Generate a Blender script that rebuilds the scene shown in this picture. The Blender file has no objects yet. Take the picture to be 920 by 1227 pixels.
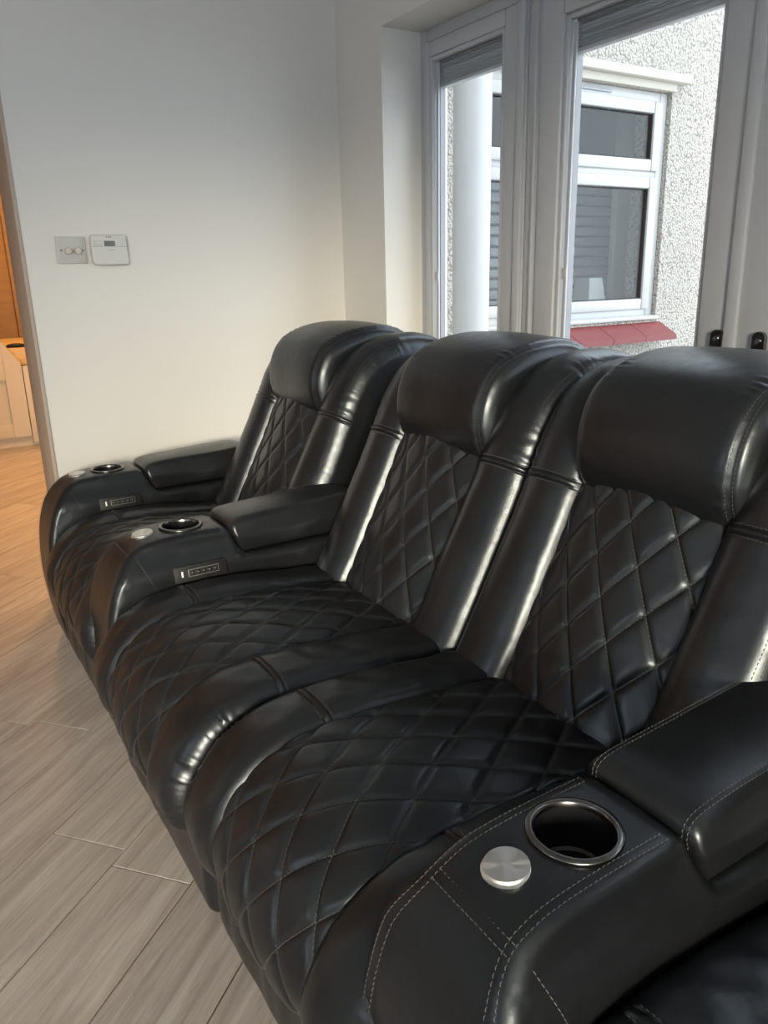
import bpy, bmesh, math, random
import numpy as np
from mathutils import Matrix, Vector

random.seed(7)
S = bpy.context.scene
COL = S.collection
PI = math.pi

# ------------------------------------------------------------------ camera, world, lights, exposure
def make_camera():
    f, pitch, yaw, roll = 924.86, *(math.radians(a) for a in (17.112, 32.071, -1.368))
    fwd = Vector((math.sin(yaw) * math.cos(pitch), math.cos(yaw) * math.cos(pitch), -math.sin(pitch)))
    right = Vector((math.cos(yaw), -math.sin(yaw), 0)); up = right.cross(fwd)
    R = math.cos(roll) * right + math.sin(roll) * up
    U = -math.sin(roll) * right + math.cos(roll) * up
    cd = bpy.data.cameras.new('camera'); co = bpy.data.objects.new('camera', cd); COL.objects.link(co)
    m = Matrix((R, U, -fwd)).transposed().to_4x4(); m.translation = Vector((0, 0, 1.08))
    co.matrix_world = m
    cd.sensor_fit = 'HORIZONTAL'; cd.sensor_width = 36; cd.lens = 36 * f / 920; cd.clip_start = 0.02
    S.camera = co
make_camera()

S.view_settings.view_transform = 'Standard'; S.view_settings.look = 'None'
S.view_settings.gamma = 1; S.view_settings.use_curve_mapping = False
S.view_settings.exposure = 0.2
S.cycles.use_denoising = True

w = bpy.data.worlds.new('overcast_sky'); S.world = w; w.use_nodes = True
bg = w.node_tree.nodes['Background']
bg.inputs[0].default_value = (0.80, 0.90, 1.0, 1); bg.inputs[1].default_value = 3.8

def sun_lamp():
    l = bpy.data.lights.new('hazy_low_sun', 'SUN'); l.energy = 5.8; l.angle = math.radians(15)
    l.color = (1.0, 0.885, 0.67)
    o = bpy.data.objects.new('hazy_low_sun', l); COL.objects.link(o)
    o.rotation_euler = Vector((0.55, 1.0, -0.225)).to_track_quat('-Z', 'Y').to_euler()
sun_lamp()

def kitchen_lamp(loc, e, size):
    l = bpy.data.lights.new('kitchen_ceiling_light', 'AREA'); l.energy = e; l.size = size; l.shape = 'DISK'
    l.color = (1.0, 0.50, 0.16)
    o = bpy.data.objects.new('kitchen_ceiling_light', l); COL.objects.link(o); o.location = loc
kitchen_lamp((1.15, 4.3, 2.28), 38, 0.35)
kitchen_lamp((0.95, 6.3, 2.28), 18, 0.35)

# ------------------------------------------------------------------ materials
def mat(name, col=(0.8, 0.8, 0.8), rough=0.5, metal=0.0, spec=0.5, coat=0.0):
    m = bpy.data.materials.new(name); m.use_nodes = True
    b = m.node_tree.nodes['Principled BSDF']
    b.inputs['Base Color'].default_value = (*col, 1); b.inputs['Roughness'].default_value = rough
    b.inputs['Metallic'].default_value = metal; b.inputs['Specular IOR Level'].default_value = spec
    b.inputs['Coat Weight'].default_value = coat
    return m
def N(m, kind, **kw):
    n = m.node_tree.nodes.new(kind)
    for k, v in kw.items():
        if k.startswith('_'): setattr(n, k[1:], v)
        else: n.inputs[k.replace('__', ' ')].default_value = v
    return n
def L(m, a, b): m.node_tree.links.new(a, b)
def bsdf(m): return m.node_tree.nodes['Principled BSDF']
def coords(m, which='Object'): return N(m, 'ShaderNodeTexCoord').outputs[which]
def ramp(m, fac, stops):
    r = N(m, 'ShaderNodeValToRGB'); e = r.color_ramp.elements
    while len(e) < len(stops): e.new(0.5)
    for el, (p, c) in zip(e, stops): el.position = p; el.color = (*c, 1)
    L(m, fac, r.inputs[0]); return r.outputs[0]
def noise(m, vec, scale, detail=4, rough=0.55):
    n = N(m, 'ShaderNodeTexNoise', Scale=scale, Detail=detail, Roughness=rough); L(m, vec, n.inputs['Vector']); return n
def bump(m, h, strength, dist, prev=None):
    b = N(m, 'ShaderNodeBump', Strength=strength, Distance=dist); L(m, h, b.inputs['Height'])
    if prev is not None: L(m, prev, b.inputs['Normal'])
    return b.outputs[0]

def leather_material():
    m = mat('black_leather', (0.011, 0.011, 0.0125), 0.36, spec=0.58)
    v = coords(m)
    n1 = noise(m, v, 9, 3); n2 = noise(m, v, 60, 4, 0.6)
    vo = N(m, 'ShaderNodeTexVoronoi', Scale=900); vo.feature = 'DISTANCE_TO_EDGE'; L(m, v, vo.inputs['Vector'])
    L(m, ramp(m, n1.outputs[0], [(0.3, (0.0060, 0.0064, 0.0076)), (0.7, (0.0098, 0.0102, 0.0118))]), bsdf(m).inputs['Base Color'])
    mr = N(m, 'ShaderNodeMapRange'); mr.inputs['To Min'].default_value = 0.25; mr.inputs['To Max'].default_value = 0.40
    L(m, n2.outputs[0], mr.inputs['Value']); L(m, mr.outputs[0], bsdf(m).inputs['Roughness'])
    bsdf(m).inputs['Specular Tint'].default_value = (0.86, 0.93, 1.0, 1)
    b0 = bump(m, noise(m, v, 22, 3).outputs[0], 0.16, 0.006)
    rg = noise(m, v, 13, 4, 0.5); rg.noise_type = 'RIDGED_MULTIFRACTAL'; rg.inputs['Distortion'].default_value = 1.2
    b0 = bump(m, rg.outputs[0], 0.10, 0.004, b0)
    b1 = bump(m, n2.outputs[0], 0.14, 0.002, b0)
    b2 = bump(m, vo.outputs[0], 0.12, 0.0004, b1)
    L(m, b2, bsdf(m).inputs['Normal'])
    return m
LEATHER = leather_material()
THREAD = mat('grey_thread', (0.095, 0.095, 0.095), 0.55)
STEEL = mat('brushed_steel', (0.72, 0.71, 0.68), 0.28, 1.0)
def steel_spin():
    m = STEEL; v = coords(m)
    g = N(m, 'ShaderNodeTexGradient'); g.gradient_type = 'RADIAL'; L(m, v, g.inputs[0])
    n = noise(m, g.outputs[0], 60, 2)
    L(m, bump(m, n.outputs[0], 0.25, 0.001), bsdf(m).inputs['Normal'])
    bsdf(m).inputs['Anisotropic'].default_value = 0.85; bsdf(m).inputs['Roughness'].default_value = 0.34
    tn = N(m, 'ShaderNodeTangent'); tn.direction_type = 'RADIAL'; tn.axis = 'Z'; L(m, tn.outputs[0], bsdf(m).inputs['Tangent'])
steel_spin()
RIM = mat('dark_chrome', (0.16, 0.155, 0.15), 0.25, 1.0)
WELL = mat('cup_well_black', (0.012, 0.012, 0.014), 0.22)
PLASTIC = mat('black_plastic', (0.010, 0.010, 0.011), 0.5, spec=0.3)
MARK = mat('grey_marking', (0.13, 0.13, 0.125), 0.5)
LED = mat('pale_indicator', (0.8, 0.78, 0.72), 0.4)

def paint(name, col, rough=0.65, sc=160, st=0.05):
    m = mat(name, col, rough); v = coords(m)
    L(m, bump(m, noise(m, v, sc, 3).outputs[0], st, 0.002), bsdf(m).inputs['Normal']); return m
WALL = paint('white_wall_paint', (0.68, 0.658, 0.625))
CEIL = paint('ceiling_paint', (0.7, 0.7, 0.69))
UPVC = mat('white_upvc', (0.44, 0.45, 0.475), 0.32)
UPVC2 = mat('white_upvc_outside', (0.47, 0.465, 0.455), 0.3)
GASKET = mat('black_gasket', (0.02, 0.02, 0.022), 0.6)
ALU = mat('spacer_aluminium', (0.25, 0.25, 0.26), 0.5, 0.3)
BLIND = mat('grey_blind_slats', (0.30, 0.31, 0.33), 0.45)
WHITEP = mat('white_plastic', (0.60, 0.59, 0.565), 0.4)
SWITCHM = mat('satin_switch_plate', (0.50, 0.49, 0.475), 0.4, 0.0)
KNOB = mat('cream_dimmer_knob', (0.56, 0.52, 0.44), 0.4)
LCD = mat('lcd_grey', (0.16, 0.17, 0.165), 0.25)
CHROME = mat('chrome', (0.55, 0.55, 0.56), 0.12, 1.0)
JAMB = paint('jamb_paint', (0.42, 0.34, 0.28))

def glass_material(name, tint=(1, 1, 1), gl=1.0):
    m = bpy.data.materials.new(name); m.use_nodes = True; nt = m.node_tree
    nt.nodes.remove(nt.nodes['Principled BSDF']); out = nt.nodes['Material Output']
    t = N(m, 'ShaderNodeBsdfTransparent'); t.inputs[0].default_value = (*tint, 1)
    g = N(m, 'ShaderNodeBsdfGlossy'); g.inputs['Roughness'].default_value = 0.02
    lw = N(m, 'ShaderNodeLayerWeight'); lw.inputs['Blend'].default_value = 0.5; mx = N(m, 'ShaderNodeMixShader')
    pw = N(m, 'ShaderNodeMath'); pw.operation = 'POWER'; pw.inputs[1].default_value = 5.0; L(m, lw.outputs['Facing'], pw.inputs[0])
    mu = N(m, 'ShaderNodeMath'); mu.operation = 'MULTIPLY_ADD'; mu.inputs[1].default_value = 0.9; mu.inputs[2].default_value = 0.035 * gl
    L(m, pw.outputs[0], mu.inputs[0]); L(m, mu.outputs[0], mx.inputs[0])
    L(m, t.outputs[0], mx.inputs[1]); L(m, g.outputs[0], mx.inputs[2]); L(m, mx.outputs[0], out.inputs[0])
    return m
GLASS = glass_material('door_glass', (0.97, 0.98, 0.98))
GLASS2 = glass_material('far_window_glass', (0.90, 0.92, 0.91), 1.0)

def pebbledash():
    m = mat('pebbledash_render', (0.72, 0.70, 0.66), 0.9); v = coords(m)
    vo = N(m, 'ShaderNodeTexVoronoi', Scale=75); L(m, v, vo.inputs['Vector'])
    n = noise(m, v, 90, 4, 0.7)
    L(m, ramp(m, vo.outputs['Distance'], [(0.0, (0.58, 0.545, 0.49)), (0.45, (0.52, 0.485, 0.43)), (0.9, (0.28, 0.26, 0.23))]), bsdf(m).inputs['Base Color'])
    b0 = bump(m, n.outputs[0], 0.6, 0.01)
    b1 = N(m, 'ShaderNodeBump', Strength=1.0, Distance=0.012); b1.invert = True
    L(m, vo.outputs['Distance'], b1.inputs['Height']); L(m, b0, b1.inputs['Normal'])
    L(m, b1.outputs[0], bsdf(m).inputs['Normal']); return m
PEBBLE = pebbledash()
RENDER = paint('cream_smooth_render', (0.50, 0.47, 0.405), 0.9, 40, 0.4)
REDTILE = paint('red_quarry_tile', (0.19, 0.034, 0.034), 0.45, 60, 0.15)
PATIO = paint('patio_slab', (0.45, 0.43, 0.41), 0.9, 30, 0.3)
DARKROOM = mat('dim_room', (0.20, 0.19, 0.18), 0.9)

def plank_material():
    m = mat('oak_laminate', (0.4, 0.33, 0.28), 0.42); nt = m.node_tree
    v = coords(m, 'UV')
    oi = N(m, 'ShaderNodeObjectInfo')
    ad = N(m, 'ShaderNodeVectorMath'); ad.operation = 'MULTIPLY_ADD'; ad.inputs[1].default_value = (1, 1, 1)
    sc = N(m, 'ShaderNodeVectorMath'); sc.operation = 'SCALE'; sc.inputs['Scale'].default_value = 37.0
    cb = N(m, 'ShaderNodeCombineXYZ'); L(m, oi.outputs['Random'], cb.inputs[0]); L(m, oi.outputs['Random'], cb.inputs[1])
    L(m, cb.outputs[0], sc.inputs[0]); L(m, v, ad.inputs[0]); L(m, sc.outputs[0], ad.inputs[2])
    mp = N(m, 'ShaderNodeMapping'); mp.inputs['Scale'].default_value = (2.2, 26, 1); L(m, ad.outputs[0], mp.inputs['Vector'])
    n1 = noise(m, mp.outputs[0], 1.6, 6, 0.62); n1.inputs['Distortion'].default_value = 0.9
    mp2 = N(m, 'ShaderNodeMapping'); mp2.inputs['Scale'].default_value = (8, 240, 1); L(m, ad.outputs[0], mp2.inputs['Vector'])
    n2 = noise(m, mp2.outputs[0], 1.0, 3, 0.6)
    c1 = ramp(m, n1.outputs[0], [(0.30, (0.37, 0.322, 0.285)), (0.5, (0.50, 0.442, 0.40)), (0.72, (0.63, 0.575, 0.532))])
    mx = N(m, 'ShaderNodeMixRGB'); mx.blend_type = 'MULTIPLY'; mx.inputs[0].default_value = 0.55
    c2 = ramp(m, n2.outputs[0], [(0.35, (0.86, 0.85, 0.84)), (0.6, (1, 1, 1))])
    L(m, c1, mx.inputs[1]); L(m, c2, mx.inputs[2])
    hs = N(m, 'ShaderNodeHueSaturation'); mr = N(m, 'ShaderNodeMapRange')
    mr.inputs['To Min'].default_value = 0.90; mr.inputs['To Max'].default_value = 1.10
    L(m, oi.outputs['Random'], mr.inputs['Value']); L(m, mr.outputs[0], hs.inputs['Value']); L(m, mx.outputs[0], hs.inputs['Color'])
    L(m, hs.outputs[0], bsdf(m).inputs['Base Color'])
    L(m, bump(m, n2.outputs[0], 0.15, 0.001), bsdf(m).inputs['Normal'])
    return m
PLANK = plank_material()
def wood(name, a, b):
    m = mat(name, a, 0.45); v = coords(m)
    mp = N(m, 'ShaderNodeMapping'); mp.inputs['Scale'].default_value = (2, 14, 14); L(m, v, mp.inputs['Vector'])
    L(m, ramp(m, noise(m, mp.outputs[0], 2, 5).outputs[0], [(0.3, a), (0.7, b)]), bsdf(m).inputs['Base Color']); return m
WORKTOP = wood('beech_worktop', (0.62, 0.42, 0.2), (0.72, 0.52, 0.28))
CUPBOARD = wood('oak_cupboard', (0.40, 0.24, 0.11), (0.50, 0.31, 0.15))
KITCH = paint('cream_cabinet_paint', (0.62, 0.56, 0.47), 0.5)

# ------------------------------------------------------------------ object helpers
def tag(o, label=None, cat=None, group=None, kind=None):
    for k, v in (('label', label), ('category', cat), ('group', group), ('kind', kind)):
        if v: o[k] = v
    return o
def empty(name, loc, *a, **kw):
    o = bpy.data.objects.new(name, None); COL.objects.link(o); o.location = loc; o.empty_display_size = 0.1
    bpy.context.view_layer.update(); return tag(o, *a, **kw)
def link(name, me, parent=None):
    o = bpy.data.objects.new(name, me); COL.objects.link(o)
    if parent is not None: o.parent = parent
    return o
def mesh(name, v, f, m, smooth=True, sharp=None):
    me = bpy.data.meshes.new(name); me.from_pydata([tuple(p) for p in v], [], [tuple(map(int, q)) for q in f]); me.update()
    for mm in (m if isinstance(m, (list, tuple)) else [m]): me.materials.append(mm)
    if smooth: me.polygons.foreach_set('use_smooth', [True] * len(me.polygons))
    if sharp: me.set_sharp_from_angle(angle=math.radians(sharp))
    return me
def bm_mesh(name, bm, m, sharp=35):
    bmesh.ops.recalc_face_normals(bm, faces=bm.faces)
    me = bpy.data.meshes.new(name); bm.to_mesh(me); bm.free()
    for mm in (m if isinstance(m, (list, tuple)) else [m]): me.materials.append(mm)
    me.polygons.foreach_set('use_smooth', [True] * len(me.polygons))
    if sharp: me.set_sharp_from_angle(angle=math.radians(sharp))
    return me
def bm_box(bm, lo, hi, bev=0.0, seg=2):
    r = bmesh.ops.create_cube(bm, size=1.0); vs = r['verts']
    for v in vs: v.co = Vector([lo[i] + (v.co[i] + 0.5) * (hi[i] - lo[i]) for i in range(3)])
    if bev:
        es = list({e for v in vs for e in v.link_edges})
        bmesh.ops.bevel(bm, geom=es, offset=bev, segments=seg, profile=0.5, affect='EDGES')
def box(name, lo, hi, m, parent=None, bev=0.0, origin=(0, 0, 0)):
    bm = bmesh.new(); o = Vector(origin)
    bm_box(bm, Vector(lo) - o, Vector(hi) - o, bev)
    return link(name, bm_mesh(name, bm, m), parent)
def lathe(prof, n=48):
    v, f = [], []
    for r, z in prof:
        for i in range(n):
            a = 2 * PI * i / n; v.append((r * math.cos(a), r * math.sin(a), z))
    for j in range(len(prof) - 1):
        for i in range(n):
            k = (i + 1) % n; f.append((j * n + i, j * n + k, (j + 1) * n + k, (j + 1) * n + i))
    return v, f

# ------------------------------------------------------------------ setting: floor of diagonal planks
XL, XW, YN, YF, YK, ZC = -2.8, 1.49, -2.6, 2.62, 8.2, 2.35
floor = link('floor', bm_mesh('floor', (lambda b: (bm_box(b, (XL, YN, -0.06), (XW + 0.16, YK, -0.012)), b)[1])(bmesh.new()), GASKET))
tag(floor, kind='structure')

def clip(poly, a, b, c):             # keep a*x+b*y<=c
    out = []
    for i in range(len(poly)):
        p, q = poly[i], poly[(i + 1) % len(poly)]
        dp, dq = a * p[0] + b * p[1] - c, a * q[0] + b * q[1] - c
        if dp <= 0: out.append(p)
        if dp * dq < 0:
            t = dp / (dp - dq); out.append((p[0] + t * (q[0] - p[0]), p[1] + t * (q[1] - p[1])))
    return out
def build_planks():
    th = math.radians(40); T = (math.cos(th), math.sin(th)); Nn = (-T[1], T[0]); W, Ln = 0.1735, 1.25
    k = 0
    for i in range(-28, 42):
        n0 = 0.548 + W * i
        ph = {1: 1.002, 4: 1.386}.get(i, (i * 0.4183) % 1 * Ln)
        for j in range(-7, 9):
            t0 = ph + Ln * j
            g = 0.0016
            P = [(t0 + g * 0.4, n0 + g), (t0 + Ln - g * 0.4, n0 + g), (t0 + Ln - g * 0.4, n0 + W - g), (t0 + g * 0.4, n0 + W - g)]
            P = [(t * T[0] + n * Nn[0], t * T[1] + n * Nn[1]) for t, n in P]
            for a in ((-1, 0, -XL), (1, 0, XW + 0.14), (0, -1, -YN), (0, 1, YK)):
                P = clip(P, *a)
                if len(P) < 3: break
            if len(P) < 3: continue
            cx = sum(p[0] for p in P) / len(P); cy = sum(p[1] for p in P) / len(P)
            if cx < -1.5 and k > 270: continue
            bm = bmesh.new(); uv = bm.loops.layers.uv.new('UVMap')
            top = [bm.verts.new((p[0], p[1], 0)) for p in P]
            ins = []
            for p in P:
                d = Vector((cx - p[0], cy - p[1])); d = d.normalized() * min(0.0012, d.length * 0.3)
                ins.append(bm.verts.new((p[0] + d.x, p[1] + d.y, 0)))
            for v in top: v.co.z = -0.0008
            bot = [bm.verts.new((p[0], p[1], -0.011)) for p in P]
            m = len(P); bm.faces.new(ins)
            for q in range(m):
                r = (q + 1) % m
                bm.faces.new((top[q], top[r], ins[r], ins[q])); bm.faces.new((bot[q], bot[r], top[r], top[q]))
            for fc in bm.faces:
                for lp in fc.loops:
                    c = lp.vert.co; lp[uv].uv = (c.x * T[0] + c.y * T[1], c.x * Nn[0] + c.y * Nn[1])
            link('plank', bm_mesh('plank', bm, PLANK, 20), floor); k += 1
build_planks()

def wall(name, boxes, m=WALL):
    bm = bmesh.new()
    for lo, hi in boxes: bm_box(bm, lo, hi)
    o = link(name, bm_mesh(name, bm, m)); tag(o, kind='structure'); return o
# far wall with the opening to the kitchen on its left
JX = 0.40
wall('wall_far', [((JX, YF, 0), (1.97, YF + 0.2, ZC)), ((-1.5, YF, 2.12), (JX, YF + 0.2, ZC)), ((XL, YF, 0), (-1.5, YF + 0.2, ZC))])
tag(box('trim_1', (JX - 0.012, YF - 0.004, 0), (JX, YF + 0.21, 2.12), JAMB, None, 0.002), kind='structure')
# window wall: pier beside the far wall, soffit and wall above the glazing
DX = 1.62; RY = 2.33; ZT = 1.825; DY0 = -0.78
wall('wall_right', [((XW, RY, 0), (DX + 0.10, YF, ZC)), ((XW, DY0, ZT), (DX + 0.10, RY, ZC)), ((XW, YN, 0), (DX + 0.10, DY0, ZC))])
wall('wall_left', [((XL - 0.15, YN, 0), (XL, 0.0, ZC)), ((XL - 0.15, 1.0, 0), (XL, YK, ZC)), ((XL - 0.15, 0.0, 0), (XL, 1.0, 1.0)), ((XL - 0.15, 0.0, 1.9), (XL, 1.0, ZC))])
def added_fill_window():  # added out-of-view window; sky through it brightens the floor and sofa front
    r = empty('window_added', (XL - 0.08, 0.5, 1.0), kind='structure')
    for a in (-0.5, 0.45): box('frame_post', (-0.03, a, 0), (0.03, a + 0.05, 0.9), UPVC, r, 0.004)
    box('head_rail', (-0.03, -0.45, 0.85), (0.03, 0.45, 0.9), UPVC, r, 0.004); box('sill_bar', (-0.03, -0.45, 0), (0.03, 0.45, 0.05), UPVC, r, 0.004)
    box('pane', (-0.006, -0.45, 0.05), (0.006, 0.45, 0.85), GLASS, r)
added_fill_window()
wall('wall_near', [((XL, YN - 0.2, 2.08), (XW + 0.23, YN, ZC)), ((-0.35, YN - 0.2, 0), (XW + 0.23, YN, 2.08)), ((XL, YN - 0.2, 0), (-2.65, YN, 2.08))])
wall('wall_kitchen', [((XL, YK, 0), (2.2, YK + 0.15, ZC)), ((1.80, YF + 0.2, 0), (1.95, YK, ZC))])
wall('ceiling', [((XL - 0.15, YN - 0.2, ZC), (DX + 0.5, YK + 0.15, ZC + 0.15))], CEIL)
wall('roof_sun_block', [((XL - 0.15, YN - 0.2, ZC + 0.15), (DX + 0.10, YK + 0.15, ZC + 2.6))], RENDER)  # added unseen upper block, keeps the sun off the outside wall
# rear patio door behind the camera that lets the low sun in
def rear_door():
    r = empty('door_4', (-1.5, YN - 0.1, 0), kind='structure')
    for a, b in ((-1.15, -1.08), (-0.035, 0.035), (1.08, 1.15)):
        box('frame_post', (a, -0.04, 0), (b, 0.04, 2.08), UPVC, r, 0.004)
    box('head_rail', (-1.15, -0.04, 2.02), (1.15, 0.04, 2.08), UPVC, r, 0.004)
    box('pane', (-1.08, -0.008, 0), (-0.035, 0.008, 2.02), GLASS, r); box('pane', (0.035, -0.008, 0), (1.08, 0.008, 2.02), GLASS, r)
rear_door()
# baseboard
tag(box('baseboard_far', (JX + 0.002, YF - 0.016, 0), (XW, YF, 0.11), UPVC, None, 0.004), kind='structure')

# ------------------------------------------------------------------ glazed doors and side window
def frame_rect(parent, y0, y1, z0, z1, wd, x0, x1, wtop=None, wbot=None, m=UPVC, bev=0.006, names=('stile', 'stile', 'top_rail', 'bottom_rail'), wl=None):
    wtop = wtop or wd; wbot = wbot or wd; wl = wl or wd
    box(names[0], (x0, y0, z0), (x1, y0 + wd, z1), m, parent, bev)          # low y (camera right)
    box(names[1], (x0, y1 - wl, z0), (x1, y1, z1), m, parent, bev)
    box(names[2], (x0 + 0.0005, y0 + wd, z1 - wtop), (x1, y1 - wl, z1), m, parent, bev)
    box(names[3], (x0 + 0.0005, y0 + wd, z0), (x1, y1 - wl, z0 + wbot), m, parent, bev)
def glazing(parent, y0, y1, z0, z1, x, blind=True):
    # beads, gasket lines, pane, spacer, integral blind raised to the top
    b = 0.014
    for lo, hi in (((x - 0.022, y0, z0), (x - 0.004, y0 + b, z1)), ((x - 0.022, y1 - b, z0), (x - 0.004, y1, z1)),
                   ((x - 0.021, y0 + b, z1 - b), (x - 0.004, y1 - b, z1)), ((x - 0.021, y0 + b, z0), (x - 0.004, y1 - b, z0 + b))):
        box('glazing_bead', lo, hi, UPVC, parent, 0.004)
    box('pane', (x - 0.003, y0 + 0.004, z0 + 0.004), (x + 0.003, y1 - 0.004, z1 - 0.004), GLASS, parent)
    for a, c in ((y0 + b, y0 + b + 0.007), (y1 - b - 0.007, y1 - b)):
        box('spacer_bar', (x + 0.006, a, z0), (x + 0.026, c, z1), ALU, parent)
    if blind:
        hr = box('blind_head_rail', (x + 0.005, y0 + b, z1 - 0.018), (x + 0.027, y1 - b, z1 - 0.001), BLIND, parent, 0.001)
        for i in range(11):
            z = z1 - 0.021 - i * 0.0052; tilt = random.uniform(-0.0012, 0.0012); sag = random.uniform(-0.003, 0.003)
            v = [(x + 0.006, y0 + b + 0.004, z + tilt), (x + 0.026, y0 + b + 0.004, z - tilt), (x + 0.026, y1 - b - 0.004 + sag, z - tilt), (x + 0.006, y1 - b - 0.004 + sag, z + tilt)]
            v += [(p[0], p[1], p[2] - 0.0011) for p in v]
            f = [(0, 1, 2, 3), (7, 6, 5, 4), (0, 4, 5, 1), (1, 5, 6, 2), (2, 6, 7, 3), (3, 7, 4, 0)]
            link('blind_slat', mesh('blind_slat', v, f, BLIND, False), parent)
        box('blind_bottom_rail', (x + 0.005, y0 + b + 0.003, z1 - 0.088), (x + 0.027, y1 - b - 0.003, z1 - 0.079), UPVC, parent, 0.001)
        # magnetic slider channel with its little grip on the hinge side
        box('slider_channel', (x - 0.010, y1 - b - 0.016, z0), (x - 0.0035, y1 - b - 0.005, z1 - 0.02), UPVC, parent, 0.001)
        box('slider_grip', (x - 0.014, y1 - b - 0.019, 1.055), (x - 0.010, y1 - b - 0.003, 1.085), UPVC2, parent, 0.001)
FX = DX                                          # inner face of the frames
# outer frame (head, jamb, sill, mullion)
tf = empty('trim_2', (FX, 0.8, 0), kind='structure')
def tb(name, lo, hi, bev=0.005, m=UPVC): box(name, (lo[0] - FX, lo[1] - 0.8, lo[2]), (hi[0] - FX, hi[1] - 0.8, hi[2]), m, tf, bev)
tb('jamb_post', (FX + 0.02, 2.294, 0), (FX + 0.09, RY, ZT)); tb('jamb_post', (FX + 0.02, DY0, 0), (FX + 0.09, DY0 + 0.036, ZT))
tb('head_bar', (FX + 0.02, DY0 + 0.036, 1.787), (FX + 0.09, 2.294, ZT)); tb('mullion', (FX + 0.008, 1.742, 0), (FX + 0.09, 1.796, 1.787))
tb('mullion', (FX + 0.008, -0.23, 0), (FX + 0.09, -0.176, 1.787)); tb('sill_bar', (FX + 0.02, DY0 + 0.036, 0), (FX + 0.09, 2.294, 0.03))
tb('mullion_cover', (FX - 0.002, 1.752, 0.03), (FX + 0.0085, 1.762, 1.785), 0.003)
# side window
w1 = empty('window_1', (0, 0, 0), kind='structure')
frame_rect(w1, 1.80, 2.290, 0.034, 1.783, 0.095, FX + 0.006, FX + 0.075, wtop=0.045, wbot=0.08, wl=0.030)
box('stile_step', (FX - 0.004, 1.803, 0.036), (FX + 0.0065, 1.83, 1.78), UPVC, w1, 0.003)
glazing(w1, 1.895, 2.260, 0.114, 1.738, FX + 0.03)
def door_leaf(name, y0, y1, hy, pane_y0, pane_y1):
    d = empty(name, (0, 0, 0), kind='structure')
    frame_rect(d, y0, y1, 0.034, 1.783, pane_y0 - y0, FX + 0.0, FX + 0.075, wtop=0.075, wbot=0.16, wl=y1 - pane_y1)
    glazing(d, pane_y0, pane_y1, 0.194, 1.708, FX + 0.03)
    # handle: rounded back plate, lever and keyhole
    bm = bmesh.new(); pts = []
    for k in range(24):
        a = 2 * PI * k / 24; zz = 0.095 if math.sin(a) > 0 else -0.115
        pts.append((FX - 0.002, hy + 0.015 * math.cos(a), 0.832 + zz + 0.015 * math.sin(a)))
    fc = bm.faces.new([bm.verts.new(p) for p in pts]); ex = bmesh.ops.extrude_face_region(bm, geom=[fc])
    for v in [g for g in ex['geom'] if isinstance(g, bmesh.types.BMVert)]: v.co.x -= 0.011
    hp = link('handle_plate', bm_mesh('handle_plate', bm, RIM, 40), d)
    box('handle_lever', (FX - 0.055, hy - 0.10 if hy > 1.08 else hy - 0.01, 0.872), (FX - 0.040, hy + 0.01 if hy > 1.08 else hy + 0.10, 0.888), CHROME, hp, 0.005)
    box('handle_neck', (FX - 0.045, hy - 0.008, 0.872), (FX - 0.012, hy + 0.008, 0.888), CHROME, hp, 0.003)
    v, f = lathe([(0.0, 0.016), (0.0065, 0.016), (0.0075, 0.013), (0.0075, 0.010)], 20)
    lk = link('screw_cap', mesh('screw_cap', v, f, CHROME, True, 40), hp); lk.rotation_euler = (0, -PI / 2, 0); lk.location = (FX, hy, 0.922)
    return d
door_leaf('door_1', 1.092, 1.738, 1.118, 1.178, 1.660)
box('meeting_cover', (FX - 0.010, 1.074, 0.04), (FX + 0.004, 1.104, 1.780), UPVC, bpy.data.objects['door_1'], 0.004)
door_leaf('door_2', 0.440, 1.086, 1.014, 0.520, 0.974)
door_leaf('door_3', -0.170, 0.436, 0.30, -0.09, 0.33)

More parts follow.
